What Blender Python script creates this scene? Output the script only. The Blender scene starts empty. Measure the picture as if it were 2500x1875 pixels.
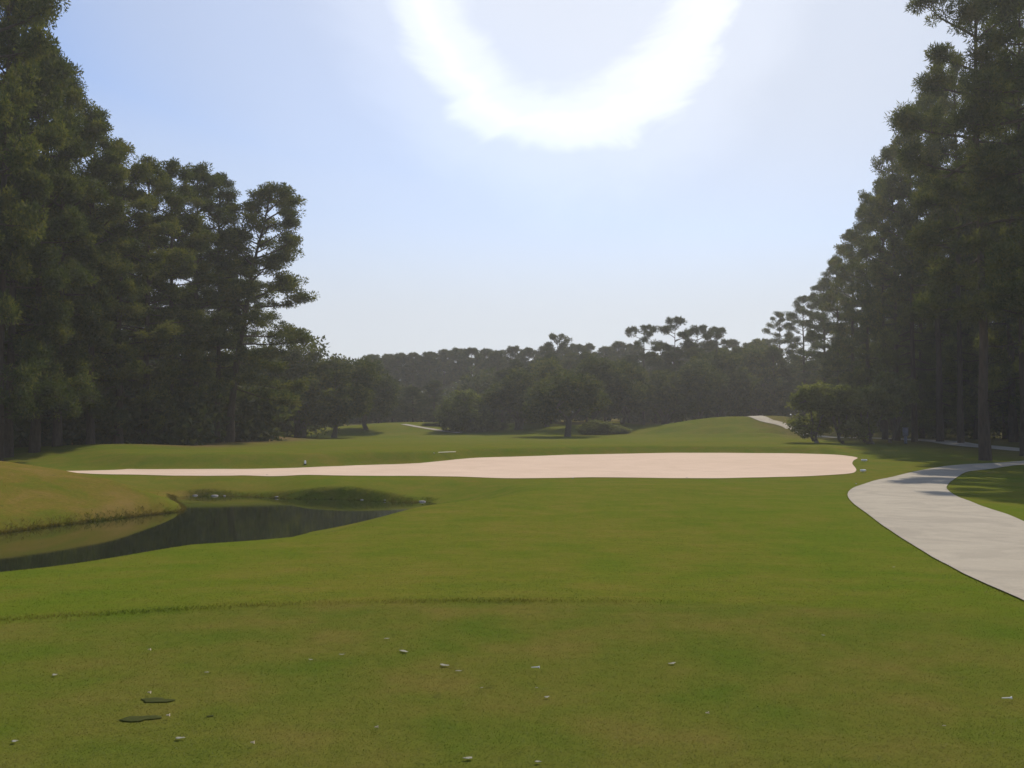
import bpy, math, random
import numpy as np
from mathutils import Vector, geometry
C = bpy.context.scene.collection
R = math.radians
random.seed(7)
F = 2401.0; HZ = 1035.0; TH = math.atan((HZ-937.5)/F); EYE = 1.6
SUN_AZ, SUN_EL = R(22), R(44)

# ------------------------------------------------------------------ helpers
def ray(px, py):
    cx = (px-1250)/F; cy = (937.5-py)/F
    return (cx, math.cos(TH)-cy*math.sin(TH), math.sin(TH)+cy*math.cos(TH))
def on_plane(px, py, z):
    d = ray(px, py); t = (z-EYE)/d[2]
    return (d[0]*t, d[1]*t)
def smooth(t):
    t = np.clip(t, 0, 1); return t*t*(3-2*t)
def sdf(poly, X, Y):
    """signed distance to a closed polygon, negative inside"""
    P = np.asarray(poly, float); Q = np.roll(P, -1, axis=0)
    D = np.full(X.shape, 1e9); ins = np.zeros(X.shape, bool)
    for (ax, ay), (bx, by) in zip(P, Q):
        ex, ey = bx-ax, by-ay; L = ex*ex+ey*ey+1e-12
        t = np.clip(((X-ax)*ex+(Y-ay)*ey)/L, 0, 1)
        D = np.minimum(D, (X-ax-t*ex)**2+(Y-ay-t*ey)**2)
        if abs(by-ay) > 1e-12:
            c = ((ay > Y) != (by > Y)) & (X < (bx-ax)*(Y-ay)/(by-ay)+ax)
            ins ^= c
    D = np.sqrt(D)
    return np.where(ins, -D, D)
def vnoise(X, Y, s, seed=0):
    """smooth value noise"""
    def hsh(i, j):
        v = np.sin(i*127.1+j*311.7+seed*74.7)*43758.5453
        return v-np.floor(v)
    x = X/s; y = Y/s; i = np.floor(x); j = np.floor(y); u = smooth(x-i); v = smooth(y-j)
    return (hsh(i, j)*(1-u)+hsh(i+1, j)*u)*(1-v)+(hsh(i, j+1)*(1-u)+hsh(i+1, j+1)*u)*v-.5
def chaikin(pts, n=2, closed=False):
    pts = [tuple(p) for p in pts]
    for _ in range(n):
        out = []
        m = len(pts)
        rng = range(m) if closed else range(m-1)
        if not closed: out.append(pts[0])
        for k in rng:
            a, b = pts[k], pts[(k+1) % m]
            out.append(tuple(.75*p+.25*q for p, q in zip(a, b))); out.append(tuple(.25*p+.75*q for p, q in zip(a, b)))
        if not closed: out.append(pts[-1])
        pts = out
    return pts
def jitter(pts, a, seed):
    r = random.Random(seed)
    return [(x+r.uniform(-a, a), y+r.uniform(-a, a)) for x, y in pts]

# ------------------------------------------------------------------ terrain
ZW = -1.3
_py = np.array([-50, 0, 8.9, 11, 14, 20, 28, 36, 43, 66, 90, 2000.])
_pz = np.array([0, 0, 0, -.16, -.33, -.50, -.60, -.67, -.72, -.34, -.2, -.2])
_ty = np.linspace(-50, 130, 1801); _tz = np.interp(_ty, _py, _pz)
_k = np.exp(-np.linspace(-2.2, 2.2, 23)**2); _k /= _k.sum()
_tz = np.convolve(np.pad(_tz, 11, mode='edge'), _k, 'valid')
def P1(y): return np.interp(y, _ty, _tz)
_qy = np.array([-50, 70, 118, 130, 142, 155, 172, 200, 260, 400, 2000.]); _qz = np.array([.08, .08, .12, .22, .7, 1.3, 2.1, 2.9, 3.6, 5, 6.])
def P2(y): return np.interp(y, _qy, _qz)
def sandz(y): return -.72+(y-43)*.0167
def hit_sand(px, py):
    z = -.6
    for _ in range(30):
        x, y = on_plane(px, py, z); z = .5*z+.5*float(P1(np.array(y)))
    return (x, y)
# bunker outline
near_px = [(60, 1146), (150, 1156), (200, 1160), (260, 1164), (330, 1163), (400, 1163), (470, 1162), (530, 1163.5), (565, 1164), (600, 1163), (680, 1164), (760, 1163), (900, 1164), (1020, 1163.5), (1110, 1165), (1190, 1168), (1250, 1170), (1330, 1169), (1460, 1166), (1600, 1166), (1700, 1167), (1760, 1168), (1850, 1165), (1950, 1162), (2040, 1159), (2080, 1157), (2091, 1151)]
end_px = [(2090, 1146), (2083, 1138), (2080, 1133), (2083, 1127), (2089, 1122), (2097, 1117)]
far_px = [(2060, 1112), (2020, 1109), (1940, 1107), (1850, 1106), (1700, 1107), (1550, 1109), (1400, 1111), (1280, 1114), (1200, 1116), (1140, 1119), (1060, 1127), (1000, 1131), (900, 1133), (820, 1137), (740, 1142), (640, 1145), (520, 1147), (420, 1148), (340, 1148), (312, 1147), (300, 1149), (262, 1150.5), (200, 1152), (150, 1152), (60, 1144)]
near_w = [hit_sand(*p) for p in near_px]; end_w = [hit_sand(*p) for p in end_px]; far_w = [hit_sand(*p) for p in far_px]
BUNK = chaikin(near_w+end_w+far_w, 2, True)
_fx = np.array([p[0] for p in far_w[:20]])[::-1]; _fy = np.array([p[1] for p in far_w[:20]])[::-1]
_o = np.argsort(_fx); _fx = _fx[_o]; _fy = _fy[_o]
def yfar(x): return np.interp(x, _fx, _fy)
# creek outline
near_sh = [(-500, 1500), (-200, 1450), (0, 1412), (130, 1390), (200, 1380), (330, 1370), (450, 1360), (570, 1334), (700, 1299), (740, 1285), (800, 1275), (900, 1263), (960, 1256), (1010, 1249), (1050, 1238), (1082, 1227)]
far_sh = [(1050, 1224), (1000, 1228), (940, 1224), (850, 1219), (760, 1218), (680, 1217), (640, 1214), (590, 1212), (520, 1211), (465, 1210)]
ton_sh = [(425, 1214), (430, 1224), (452, 1236), (455, 1244), (440, 1250), (380, 1256), (300, 1265), (230, 1273), (130, 1285), (20, 1300), (-60, 1310), (-500, 1360)]
zc = -1.0
NEAR_SH = [on_plane(*p, -1.12) for p in near_sh]
CREEK = chaikin(NEAR_SH+[on_plane(*p, ZW) for p in far_sh+ton_sh], 2, True)
FAR_LINE = [on_plane(*p, ZW) for p in far_sh]; TON_LINE = [on_plane(*p, ZW) for p in ton_sh]
def G(X, Y, cx, cy, a, sx, sy, rot=0):
    c, s = math.cos(rot), math.sin(rot); u = (X-cx)*c+(Y-cy)*s; v = -(X-cx)*s+(Y-cy)*c
    return a*np.exp(-(u/sx)**2-(v/sy)**2)
BUMPS = [(27.5, 121, 1.55, 6.5, 7, 0), (21.5, 124, .9, 6, 6, 0), (34, 127, 1.6, 6, 7, 0), (44, 138, 2.2, 10, 12, 0), (15, 130, .6, 7, 6, 0), (30, 112, .62, 3.2, 1.7, .25), (26.5, 106, .42, 3.4, 1.5, .2), (23.5, 114, .5, 3.2, 1.7, .1), (20, 105, .3, 4, 1.9, .1), (19, 118, .45, 3, 2, 0),
         (-14, 137, 1.35, 11, 10, 0), (-24, 128, .7, 9, 7, 0), (-30, 108, .4, 6, 4, 0), (-25.5, 95, .4, 4.5, 2.5, 0), (-12, 106, .2, 4, 2.5, 0),
         (-4, 128, .25, 7, 4, 0), (6, 128, .7, 5, 5, 0), (13, 133, .9, 5, 5, 0), (3, 145, .7, 8, 6, 0), (-20, 72, .18, 7, 3, 0), (-24, 60, .3, 6, 5, 0),
         (-1.5, 27, .10, 5, 2.2, .5), (3, 33, .12, 7, 2.5, .2), (-1.5, 34, .16, 2.6, 2.2, .8), (6, 22, .1, 5, 3, 0)]
def terrain(X, Y, cut=True):
    X = np.asarray(X, float); Y = np.asarray(Y, float)
    yf = yfar(X)
    w = 1.9+smooth((-4-X)/10)*1.3+smooth((X-19)/8)*16+smooth((-19-X)/8)*9
    t = smooth((Y-yf)/w)
    Z = P1(Y)*(1-t)+P2(Y)*t
    for b in BUMPS: Z = Z+G(X, Y, *b)
    Z = Z+vnoise(X, Y, 9, 1)*.10*smooth((Y-10)/10)+vnoise(X, Y, 3.3, 2)*.035*smooth((Y-10)/8)+vnoise(X, Y, 30, 3)*.5*smooth((Y-75)/60)*(np.abs(X) > 0)
    Z = Z+vnoise(X, Y, 1.1, 5)*.012
    # tee collar: shallow groove along the curved front edge of the tee
    ye = 8.95-.05*(X-.3)**2; fade = smooth((2.6-X)/2.2)*smooth((X+9)/2)
    Z = Z+fade*(-.012*np.exp(-((Y-ye)/.07)**2)+.017*np.exp(-((Y-ye-.2)/.12)**2))
    # the tongue of rough on the left
    hill = G(X, Y, -20, 33.5, .96, 7.0, 6.0, 0)+G(X, Y, -25.5, 31, .72, 6, 6)
    Z = Z+hill*(Y < 60)
    # creek
    d = sdf(CREEK, X, Y)
    near = 1-smooth((Y-(34.5+(X+2)*1.15)+.6)/2.4)
    ton = smooth((-9.5-X)/2.5)*smooth((36-Y)/3)
    A = (.05+.17*ton)*smooth((-2-X)/3)+.36*np.exp(-((X+6.6)/2.7)**2)+.17*np.exp(-((X+12.4)/1.2)**2)*smooth((Y-36)/2)
    far_rise = A*smooth(d/.4)+(.145+.22*ton)*np.clip(d-.15, 0, None)
    near_rise = .18*d+.02*d*d
    rise = near_rise*near+far_rise*(1-near)
    bank = ZW+rise
    k = .18
    hh = np.clip(.5+.5*(Z-bank)/k, 0, 1)
    zm = Z*(1-hh)+bank*hh-k*hh*(1-hh)
    Z = np.where(d > 0, np.where(d < 14, zm, Z), ZW-.05-np.clip(-d, 0, 1.2)*.5)
    if cut:
        for poly in CUTS:
            dp = sdf(poly, X, Y)
            Z = Z-.04*smooth((-dp-.22)/.3)
    return Z
CUTS = []
def h1(x, y): return float(terrain(np.array([x]), np.array([y]), False)[0])
def hit(px, py, y0=4.0, y1=260.0):
    d = ray(px, py)
    ys = np.concatenate([np.arange(y0, 60, .05), np.arange(60, y1, .2)]); t = ys/d[1]
    gap = EYE+d[2]*t-terrain(d[0]*t, ys, False)
    k = np.where(gap < 0)[0]
    k = k[0] if len(k) else len(ys)-1
    return (d[0]*t[k], float(ys[k]))

# cart paths
outer = [(2900, 1700), (2700, 1580), (2500, 1472), (2400, 1425), (2330, 1390), (2250, 1345), (2180, 1300), (2120, 1260), (2082, 1229), (2067, 1211), (2074, 1196), (2110, 1181), (2170, 1166), (2230, 1152), (2300, 1139), (2350, 1134), (2400, 1132), (2455, 1129), (2540, 1121), (2640, 1113)]
inner = [(2700, 1122), (2560, 1130), (2480, 1136), (2440, 1142), (2415, 1146), (2370, 1150), (2345, 1158), (2322, 1175), (2310, 1188), (2313, 1197), (2330, 1210), (2370, 1225), (2400, 1238), (2440, 1250), (2500, 1275), (2700, 1345), (2900, 1430)]
PATH_A = chaikin([hit(*p) for p in outer]+[hit(*p) for p in inner], 2, True)
cb = [(2760, 1112), (2600, 1108), (2500, 1101), (2400, 1092), (2330, 1085), (2260, 1076), (2180, 1072), (2100, 1070), (2040, 1069), (1995, 1066), (1965, 1057), (1940, 1047), (1915, 1038), (1890, 1032), (1866, 1027.5)]
cbw = [hit(*p, y0=50) for p in cb]
cbw.append((cbw[-1][0]-.5, cbw[-1][1]+8)); 
cbw = chaikin(cbw, 3)
def ribbon(line, w):
    L, Rr = [], []
    for k in range(len(line)):
        a = line[max(0, k-1)]; b = line[min(len(line)-1, k+1)]
        dx, dy = b[0]-a[0], b[1]-a[1]; n = math.hypot(dx, dy)+1e-9
        ox, oy = -dy/n*w/2, dx/n*w/2
        L.append((line[k][0]+ox, line[k][1]+oy)); Rr.append((line[k][0]-ox, line[k][1]-oy))
    return L, Rr
lc = [hit(985, 1036.5, 100), hit(1040, 1046, 100), hit(1085, 1053, 100), hit(1122, 1058, 100)]
print('path pts', [tuple(round(v, 1) for v in p) for p in cbw[::6]], lc)
CUTS = [BUNK, PATH_A]

def mesh_obj(name, V, Fc, mat, parent=None, smooth_=False):
    V = np.asarray(V, np.float32); me = bpy.data.meshes.new(name)
    Fc = np.asarray(Fc, np.int32)
    me.vertices.add(len(V)); me.vertices.foreach_set('co', V.ravel())
    k = Fc.shape[1]
    me.loops.add(len(Fc)*k); me.loops.foreach_set('vertex_index', Fc.ravel())
    me.polygons.add(len(Fc)); me.polygons.foreach_set('loop_start', np.arange(0, len(Fc)*k, k, dtype=np.int32))
    if smooth_: me.polygons.foreach_set('use_smooth', np.ones(len(Fc), bool))
    me.update(); me.validate()
    me.materials.append(mat)
    o = bpy.data.objects.new(name, me); C.objects.link(o)
    if parent: o.parent = parent
    return o
def tag(o, label=None, cat=None, group=None, kind=None):
    if label: o['label'] = label
    if cat: o['category'] = cat
    if group: o['group'] = group
    if kind: o['kind'] = kind
    return o
def empty(name, loc, rz=0, s=1.0):
    o = bpy.data.objects.new(name, None); C.objects.link(o); o.location = loc; o.rotation_euler = (0, 0, rz); o.scale = (s, s, s)
    o.empty_display_size = .3
    return o

# ------------------------------------------------------------------ materials
def new_mat(name):
    m = bpy.data.materials.new(name); m.use_nodes = True; nt = m.node_tree; nt.nodes.clear()
    out = nt.nodes.new('ShaderNodeOutputMaterial')
    return m, nt, out
def N(nt, t, **kw):
    n = nt.nodes.new(t)
    for k, v in kw.items(): setattr(n, k, v)
    return n
def ramp(nt, src, stops, interp='LINEAR'):
    r = N(nt, 'ShaderNodeValToRGB'); r.color_ramp.interpolation = interp
    e = r.color_ramp.elements
    while len(e) > 1: e.remove(e[-1])
    e[0].position = stops[0][0]; e[0].color = (*stops[0][1], 1)
    for p, c in stops[1:]:
        q = e.new(p); q.color = (*c, 1)
    nt.links.new(src, r.inputs[0]); return r.outputs[0]
def noise(nt, co, scale, detail=4, rough=.55, dist=0):
    n = N(nt, 'ShaderNodeTexNoise'); n.inputs['Scale'].default_value = scale; n.inputs['Detail'].default_value = detail
    n.inputs['Roughness'].default_value = rough; n.inputs['Distortion'].default_value = dist
    nt.links.new(co, n.inputs['Vector']); return n.outputs[0]
def mixc(nt, fac, a, b, mode='MIX'):
    m = N(nt, 'ShaderNodeMix', data_type='RGBA', blend_type=mode)
    if isinstance(fac, (int, float)): m.inputs[0].default_value = fac
    else: nt.links.new(fac, m.inputs[0])
    for i, v in ((6, a), (7, b)):
        if isinstance(v, tuple): m.inputs[i].default_value = (*v, 1)
        else: nt.links.new(v, m.inputs[i])
    return m.outputs[2]
def math_(nt, op, a, b=0.0, clamp=False):
    m = N(nt, 'ShaderNodeMath', operation=op, use_clamp=clamp)
    for i, v in ((0, a), (1, b)):
        if isinstance(v, (int, float)): m.inputs[i].default_value = v
        else: nt.links.new(v, m.inputs[i])
    return m.outputs[0]
def objco(nt): return N(nt, 'ShaderNodeNewGeometry').outputs['Position']
def mapping(nt, co, scale):
    m = N(nt, 'ShaderNodeMapping'); m.inputs['Scale'].default_value = scale; nt.links.new(co, m.inputs[0]); return m.outputs[0]

def grass_mat():
    m, nt, out = new_mat('mown_grass')
    co = objco(nt)
    at = N(nt, 'ShaderNodeVertexColor', layer_name='zone')
    sep = N(nt, 'ShaderNodeSeparateColor'); nt.links.new(at.outputs[0], sep.inputs[0])
    big = noise(nt, co, .16, 5, .6, .4); med = noise(nt, co, 1.1, 5, .6); fin = noise(nt, co, 9, 5, .7); vf = noise(nt, co, 70, 3, .7)
    base = ramp(nt, big, [(.30, (.066, .098, .011)), (.5, (.094, .104, .015)), (.7, (.122, .107, .022))])
    b2 = ramp(nt, med, [(.32, (.062, .095, .010)), (.5, (.094, .102, .015)), (.68, (.134, .106, .026))])
    col = mixc(nt, .5, base, b2)
    lush = ramp(nt, noise(nt, co, .12, 3, .5), [(.35, (0, 0, 0)), (.65, (1, 1, 1))])
    lf = math_(nt, 'ADD', math_(nt, 'MULTIPLY', at.outputs[1], .36), math_(nt, 'MULTIPLY', lush, .22), True)
    # tee: browner and patchier
    tee = ramp(nt, med, [(.30, (.058, .084, .012)), (.5, (.086, .090, .018)), (.7, (.112, .092, .026))])
    col = mixc(nt, math_(nt, 'MULTIPLY', sep.outputs[0], .75), col, tee)
    col = mixc(nt, lf, col, mixc(nt, .5, col, (.055, .112, .005)))
    # rough on the bank: tawny seed heads
    rough = ramp(nt, noise(nt, co, .5, 6, .7, .5), [(.32, (.078, .094, .012)), (.5, (.112, .094, .018)), (.68, (.150, .106, .034))])
    col = mixc(nt, sep.outputs[1], col, rough)
    # needle litter under the pines
    lit = ramp(nt, noise(nt, co, .9, 6, .7), [(.35, (.060, .062, .018)), (.55, (.105, .075, .035)), (.7, (.16, .105, .055))])
    col = mixc(nt, sep.outputs[2], col, lit)
    s = math_(nt, 'MULTIPLY_ADD', fin, .6); s.node.inputs[2].default_value = .74
    s2 = math_(nt, 'MULTIPLY_ADD', vf, .6); s2.node.inputs[2].default_value = .80
    ss = math_(nt, 'MULTIPLY', s, s2)
    cv = N(nt, 'ShaderNodeCombineColor')
    for i in range(3): nt.links.new(ss, cv.inputs[i])
    col = mixc(nt, 1.0, col, cv.outputs[0], 'MULTIPLY')
    # worn flecks
    fl = ramp(nt, noise(nt, co, 5.2, 3, .6), [(.66, (0, 0, 0)), (.74, (1, 1, 1))])
    col = mixc(nt, math_(nt, 'MULTIPLY', fl, .5), col, (.05, .055, .018))
    p = N(nt, 'ShaderNodeBsdfPrincipled'); nt.links.new(col, p.inputs['Base Color']); p.inputs['Roughness'].default_value = .75
    p.inputs['Specular IOR Level'].default_value = .0
    p.inputs['Sheen Weight'].default_value = .0; p.inputs['Sheen Roughness'].default_value = .5; p.inputs['Sheen Tint'].default_value = (.7, .8, .2, 1)
    hb = math_(nt, 'ADD', math_(nt, 'MULTIPLY', fin, .6), math_(nt, 'MULTIPLY', vf, .35))
    hb = math_(nt, 'ADD', hb, math_(nt, 'MULTIPLY', noise(nt, co, 2.5, 3), .8))
    b = N(nt, 'ShaderNodeBump'); b.inputs['Strength'].default_value = .45; b.inputs['Distance'].default_value = .03
    nt.links.new(hb, b.inputs['Height']); nt.links.new(b.outputs[0], p.inputs['Normal'])
    nt.links.new(p.outputs[0], out.inputs[0]); return m
def sand_mat():
    m, nt, out = new_mat('bunker_sand'); co = objco(nt)
    c = ramp(nt, noise(nt, co, .35, 5, .6, .6), [(.3, (.47, .37, .28)), (.5, (.53, .42, .33)), (.7, (.58, .465, .37))])
    f = noise(nt, mapping(nt, co, (.5, 3.5, 1)), 2.2, 4, .6)
    c = mixc(nt, .5, c, ramp(nt, f, [(.3, (.48, .36, .27)), (.7, (.62, .485, .38))]))
    w = N(nt, 'ShaderNodeTexWave', wave_type='BANDS', bands_direction='Y'); w.inputs['Scale'].default_value = 1.6; w.inputs['Distortion'].default_value = 5; w.inputs['Detail'].default_value = 2
    nt.links.new(co, w.inputs[0])
    p = N(nt, 'ShaderNodeBsdfPrincipled'); nt.links.new(c, p.inputs['Base Color']); p.inputs['Roughness'].default_value = .95; p.inputs['Specular IOR Level'].default_value = .1
    b = N(nt, 'ShaderNodeBump'); b.inputs['Strength'].default_value = .35; b.inputs['Distance'].default_value = .04
    nt.links.new(math_(nt, 'ADD', math_(nt, 'MULTIPLY', w.outputs[1], .25), noise(nt, co, 3, 5, .7)), b.inputs['Height']); nt.links.new(b.outputs[0], p.inputs['Normal'])
    nt.links.new(p.outputs[0], out.inputs[0]); return m
def path_mat():
    m, nt, out = new_mat('path_concrete'); co = objco(nt)
    c = ramp(nt, noise(nt, co, .5, 6, .65, .3), [(.3, (.235, .213, .17)), (.5, (.275, .248, .190)), (.7, (.315, .286, .222))])
    c = mixc(nt, .55, c, ramp(nt, noise(nt, co, 1.5, 6, .7), [(.3, (.205, .185, .15)), (.5, (.275, .248, .190)), (.72, (.335, .306, .24))]))
    st = ramp(nt, noise(nt, co, .55, 7, .72, .8), [(.42, (.72, .72, .72)), (.52, (1, 1, 1)), (.7, (1.1, 1.1, 1.1))])
    c = mixc(nt, .8, c, st, 'MULTIPLY')
    g = noise(nt, co, 60, 3, .7)
    c = mixc(nt, .35, c, ramp(nt, g, [(.35, (.18, .165, .135)), (.65, (.38, .35, .295))]))
    p = N(nt, 'ShaderNodeBsdfPrincipled'); nt.links.new(c, p.inputs['Base Color']); p.inputs['Roughness'].default_value = .85; p.inputs['Specular IOR Level'].default_value = .25
    b = N(nt, 'ShaderNodeBump'); b.inputs['Strength'].default_value = .3; b.inputs['Distance'].default_value = .008
    nt.links.new(g, b.inputs['Height']); nt.links.new(b.outputs[0], p.inputs['Normal'])
    nt.links.new(p.outputs[0], out.inputs[0]); return m
def water_mat():
    m, nt, out = new_mat('pond_water'); co = objco(nt)
    p = N(nt, 'ShaderNodeBsdfPrincipled'); p.inputs['Base Color'].default_value = (.018, .024, .010, 1); p.inputs['Roughness'].default_value = .04
    p.inputs['IOR'].default_value = 1.45; p.inputs['Specular IOR Level'].default_value = .75
    b = N(nt, 'ShaderNodeBump'); b.inputs['Strength'].default_value = .02; b.inputs['Distance'].default_value = .02
    nt.links.new(noise(nt, mapping(nt, co, (.6, 1.6, 1)), 3, 3), b.inputs['Height']); nt.links.new(b.outputs[0], p.inputs['Normal'])
    nt.links.new(p.outputs[0], out.inputs[0]); return m
def leaf_mat(name, a, b, c, trans=.35):
    m, nt, out = new_mat(name); co = objco(nt)
    rnd = N(nt, 'ShaderNodeNewGeometry').outputs['Random Per Island']
    oi = N(nt, 'ShaderNodeObjectInfo').outputs['Random']
    f = math_(nt, 'ADD', math_(nt, 'MULTIPLY', noise(nt, co, 1.1, 2), 1.35), math_(nt, 'MULTIPLY', math_(nt, 'SUBTRACT', rnd, .5), .25))
    f = math_(nt, 'ADD', math_(nt, 'SUBTRACT', f, .2), math_(nt, 'MULTIPLY', math_(nt, 'SUBTRACT', oi, .5), .22))
    col = ramp(nt, f, [(.22, a), (.45, b), (.68, c)])
    d = N(nt, 'ShaderNodeBsdfDiffuse'); nt.links.new(col, d.inputs[0])
    t = N(nt, 'ShaderNodeBsdfTranslucent'); nt.links.new(mixc(nt, 1.0, col, (1.0, 1.05, .55), 'MULTIPLY'), t.inputs[0])
    g = N(nt, 'ShaderNodeBsdfGlossy'); g.inputs['Roughness'].default_value = .55; g.inputs[0].default_value = (.5, .5, .5, 1)
    m1 = N(nt, 'ShaderNodeMixShader'); m1.inputs[0].default_value = trans; nt.links.new(d.outputs[0], m1.inputs[1]); nt.links.new(t.outputs[0], m1.inputs[2])
    m2 = N(nt, 'ShaderNodeMixShader'); m2.inputs[0].default_value = .03; nt.links.new(m1.outputs[0], m2.inputs[1]); nt.links.new(g.outputs[0], m2.inputs[2])
    nt.links.new(m2.outputs[0], out.inputs[0]); return m
def bark_mat(name, a, b):
    m, nt, out = new_mat(name)
    tc = N(nt, 'ShaderNodeTexCoord').outputs['Object']
    v = N(nt, 'ShaderNodeTexVoronoi'); v.inputs['Scale'].default_value = 3.2; nt.links.new(mapping(nt, tc, (3, 3, .8)), v.inputs[0])
    n = noise(nt, mapping(nt, tc, (4, 4, .8)), 2.5, 5, .7)
    col = mixc(nt, math_(nt, 'MULTIPLY', v.outputs[0], .8, True), ramp(nt, n, [(.3, a), (.7, b)]), tuple(x*1.35 for x in b))
    p = N(nt, 'ShaderNodeBsdfPrincipled'); nt.links.new(col, p.inputs['Base Color']); p.inputs['Roughness'].default_value = .9; p.inputs['Specular IOR Level'].default_value = .15
    bp = N(nt, 'ShaderNodeBump'); bp.inputs['Strength'].default_value = .8; bp.inputs['Distance'].default_value = .04
    nt.links.new(v.outputs[0], bp.inputs['Height']); nt.links.new(bp.outputs[0], p.inputs['Normal'])
    nt.links.new(p.outputs[0], out.inputs[0]); return m
def plain(name, a, b, scale=8, rough=.6, spec=.3):
    m, nt, out = new_mat(name)
    tc = N(nt, 'ShaderNodeTexCoord').outputs['Object']
    p = N(nt, 'ShaderNodeBsdfPrincipled'); nt.links.new(ramp(nt, noise(nt, tc, scale, 4), [(.35, a), (.65, b)]), p.inputs['Base Color'])
    p.inputs['Roughness'].default_value = rough; p.inputs['Specular IOR Level'].default_value = spec
    nt.links.new(p.outputs[0], out.inputs[0]); return m
M_grass = grass_mat(); M_sand = sand_mat(); M_path = path_mat(); M_water = water_mat()
M_pine = leaf_mat('pine_needles', (.032, .050, .010), (.064, .084, .016), (.140, .142, .026), .42)
M_oak = leaf_mat('oak_leaves', (.034, .050, .011), (.060, .078, .017), (.125, .128, .026), .4)
M_light = leaf_mat('light_leaves', (.065, .085, .022), (.11, .13, .036), (.19, .20, .06), .5)
M_farleaf = leaf_mat('far_foliage', (.030, .044, .013), (.050, .066, .019), (.088, .096, .026), .35)
M_bark = bark_mat('pine_bark', (.028, .022, .016), (.06, .045, .033))
M_bark2 = bark_mat('oak_bark', (.05, .043, .034), (.11, .095, .076))
M_white = plain('white_paint', (.74, .73, .70), (.82, .81, .78), 20)
M_blade = leaf_mat('grass_blades', (.075, .108, .009), (.105, .117, .012), (.15, .125, .024), .35)
M_rough = leaf_mat('rough_blades', (.075, .092, .010), (.110, .100, .016), (.145, .112, .028), .35)

# ------------------------------------------------------------------ ground
def steps(a, b, s): return list(np.arange(a, b, s))
ys = steps(-40, 2, 3)+steps(2, 7.6, .3)+steps(7.6, 9.6, .06)+steps(9.6, 45, .2)+steps(45, 75, .35)+steps(75, 150, .9)
v, s = 150, 1.2
while v < 2500: ys.append(v); s *= 1.09; v += s
xs = steps(-32, 32, .22); v, s = 32, .3; tail = []
while v < 2000: tail.append(v); s *= 1.065; v += s
xs = [-t for t in tail[::-1]]+xs[1:]+tail
xs = np.array(sorted(xs)); ys = np.array(ys)
XX, YY = np.meshgrid(xs, ys)
ZZ = np.zeros_like(XX)
CH = 40
for k in range(0, len(ys), CH): ZZ[k:k+CH] = terrain(XX[k:k+CH], YY[k:k+CH])
nx, ny = len(xs), len(ys)
V = np.stack([XX.ravel(), YY.ravel(), ZZ.ravel()], 1)
ii = (np.arange(ny-1)[:, None]*nx+np.arange(nx-1)[None, :]).ravel()
ground = mesh_obj('ground', V, np.stack([ii, ii+1, ii+nx+1, ii+nx], 1), M_grass, smooth_=True); tag(ground, kind='structure')
print('ground verts', len(V))
def litter(X, Y):
    l = smooth((-16-.0*Y-X)/6)*smooth((Y-56-(X+20)*-.3)/6)*smooth((105-Y)/10)
    l2 = smooth((X-27)/5)*smooth((Y-50)/8)*.6
    f = smooth((Y-150)/10)*.7
    return np.clip(np.maximum(np.maximum(l, l2), f), 0, 1)
ye = 8.95-.05*(XX-.3)**2
teez = 1-smooth((YY-ye)/.25+.3)
teez = teez*(1-smooth((XX-3.0)/2.5))+.35*smooth((XX-3)/2.5)*(YY < 9.5)
roughz = smooth((-7.5-XX)/4)*smooth((YY-21)/4)*smooth((42-YY)/3)
Cc = np.stack([teez.ravel(), roughz.ravel(), litter(XX, YY).ravel(), (smooth((np.abs(XX-.3)-1.2-.1*YY)/2.2)*smooth((34-YY)/12)).ravel()], 1).astype(np.float32)
ca = ground.data.color_attributes.new('zone', 'FLOAT_COLOR', 'POINT'); ca.data.foreach_set('color', Cc.ravel())

def sheet(name, outline, spacing, mat, off, maxr=None):
    P = np.array(outline); x0, y0 = P.min(0); x1, y1 = P.max(0)
    gx, gy = np.meshgrid(np.arange(x0, x1, spacing), np.arange(y0, y1, spacing))
    gx = gx+(np.arange(gx.shape[0]) % 2)[:, None]*spacing*.5
    d = sdf(outline, gx, gy); k = d < -spacing*.45
    pts = [Vector(p) for p in outline]+[Vector((a, b)) for a, b in zip(gx[k], gy[k])]
    n = len(outline)
    r = geometry.delaunay_2d_cdt(pts, [], [list(range(n))], 1, 1e-5)
    vv = np.array([(p.x, p.y) for p in r[0]]); Z = terrain(vv[:, 0], vv[:, 1], False)+off
    return tag(mesh_obj(name, np.column_stack([vv, Z]), np.array([f for f in r[2] if len(f) == 3]), mat, smooth_=True), kind='structure')
sheet('sand_bunker', BUNK, .45, M_sand, .012)
sheet('cart_path', PATH_A, .4, M_path, .016)
def strip(name, line, w, mat, off, nw=6):
    L, Rr = ribbon(line, w); V = []; n = len(line)
    for a, b in zip(L, Rr):
        for k in range(nw+1): t = k/nw; V.append((a[0]*(1-t)+b[0]*t, a[1]*(1-t)+b[1]*t))
    V = np.array(V); Z = terrain(V[:, 0], V[:, 1], False)+off
    Fq = [(r*(nw+1)+c, r*(nw+1)+c+1, (r+1)*(nw+1)+c+1, (r+1)*(nw+1)+c) for r in range(n-1) for c in range(nw)]
    return tag(mesh_obj(name, np.column_stack([V, Z]), np.array(Fq), mat, smooth_=True), kind='structure')
strip('far_cart_path', cbw, 2.6, M_path, .06)
strip('hill_path', chaikin(lc, 2), .95, M_path, .05)
W = 60
wv = [(-90, 8, ZW), (6, 8, ZW), (6, 46, ZW), (-90, 46, ZW)]
tag(mesh_obj('water', wv, [(0, 1, 2, 3)], M_water), kind='structure')

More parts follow.
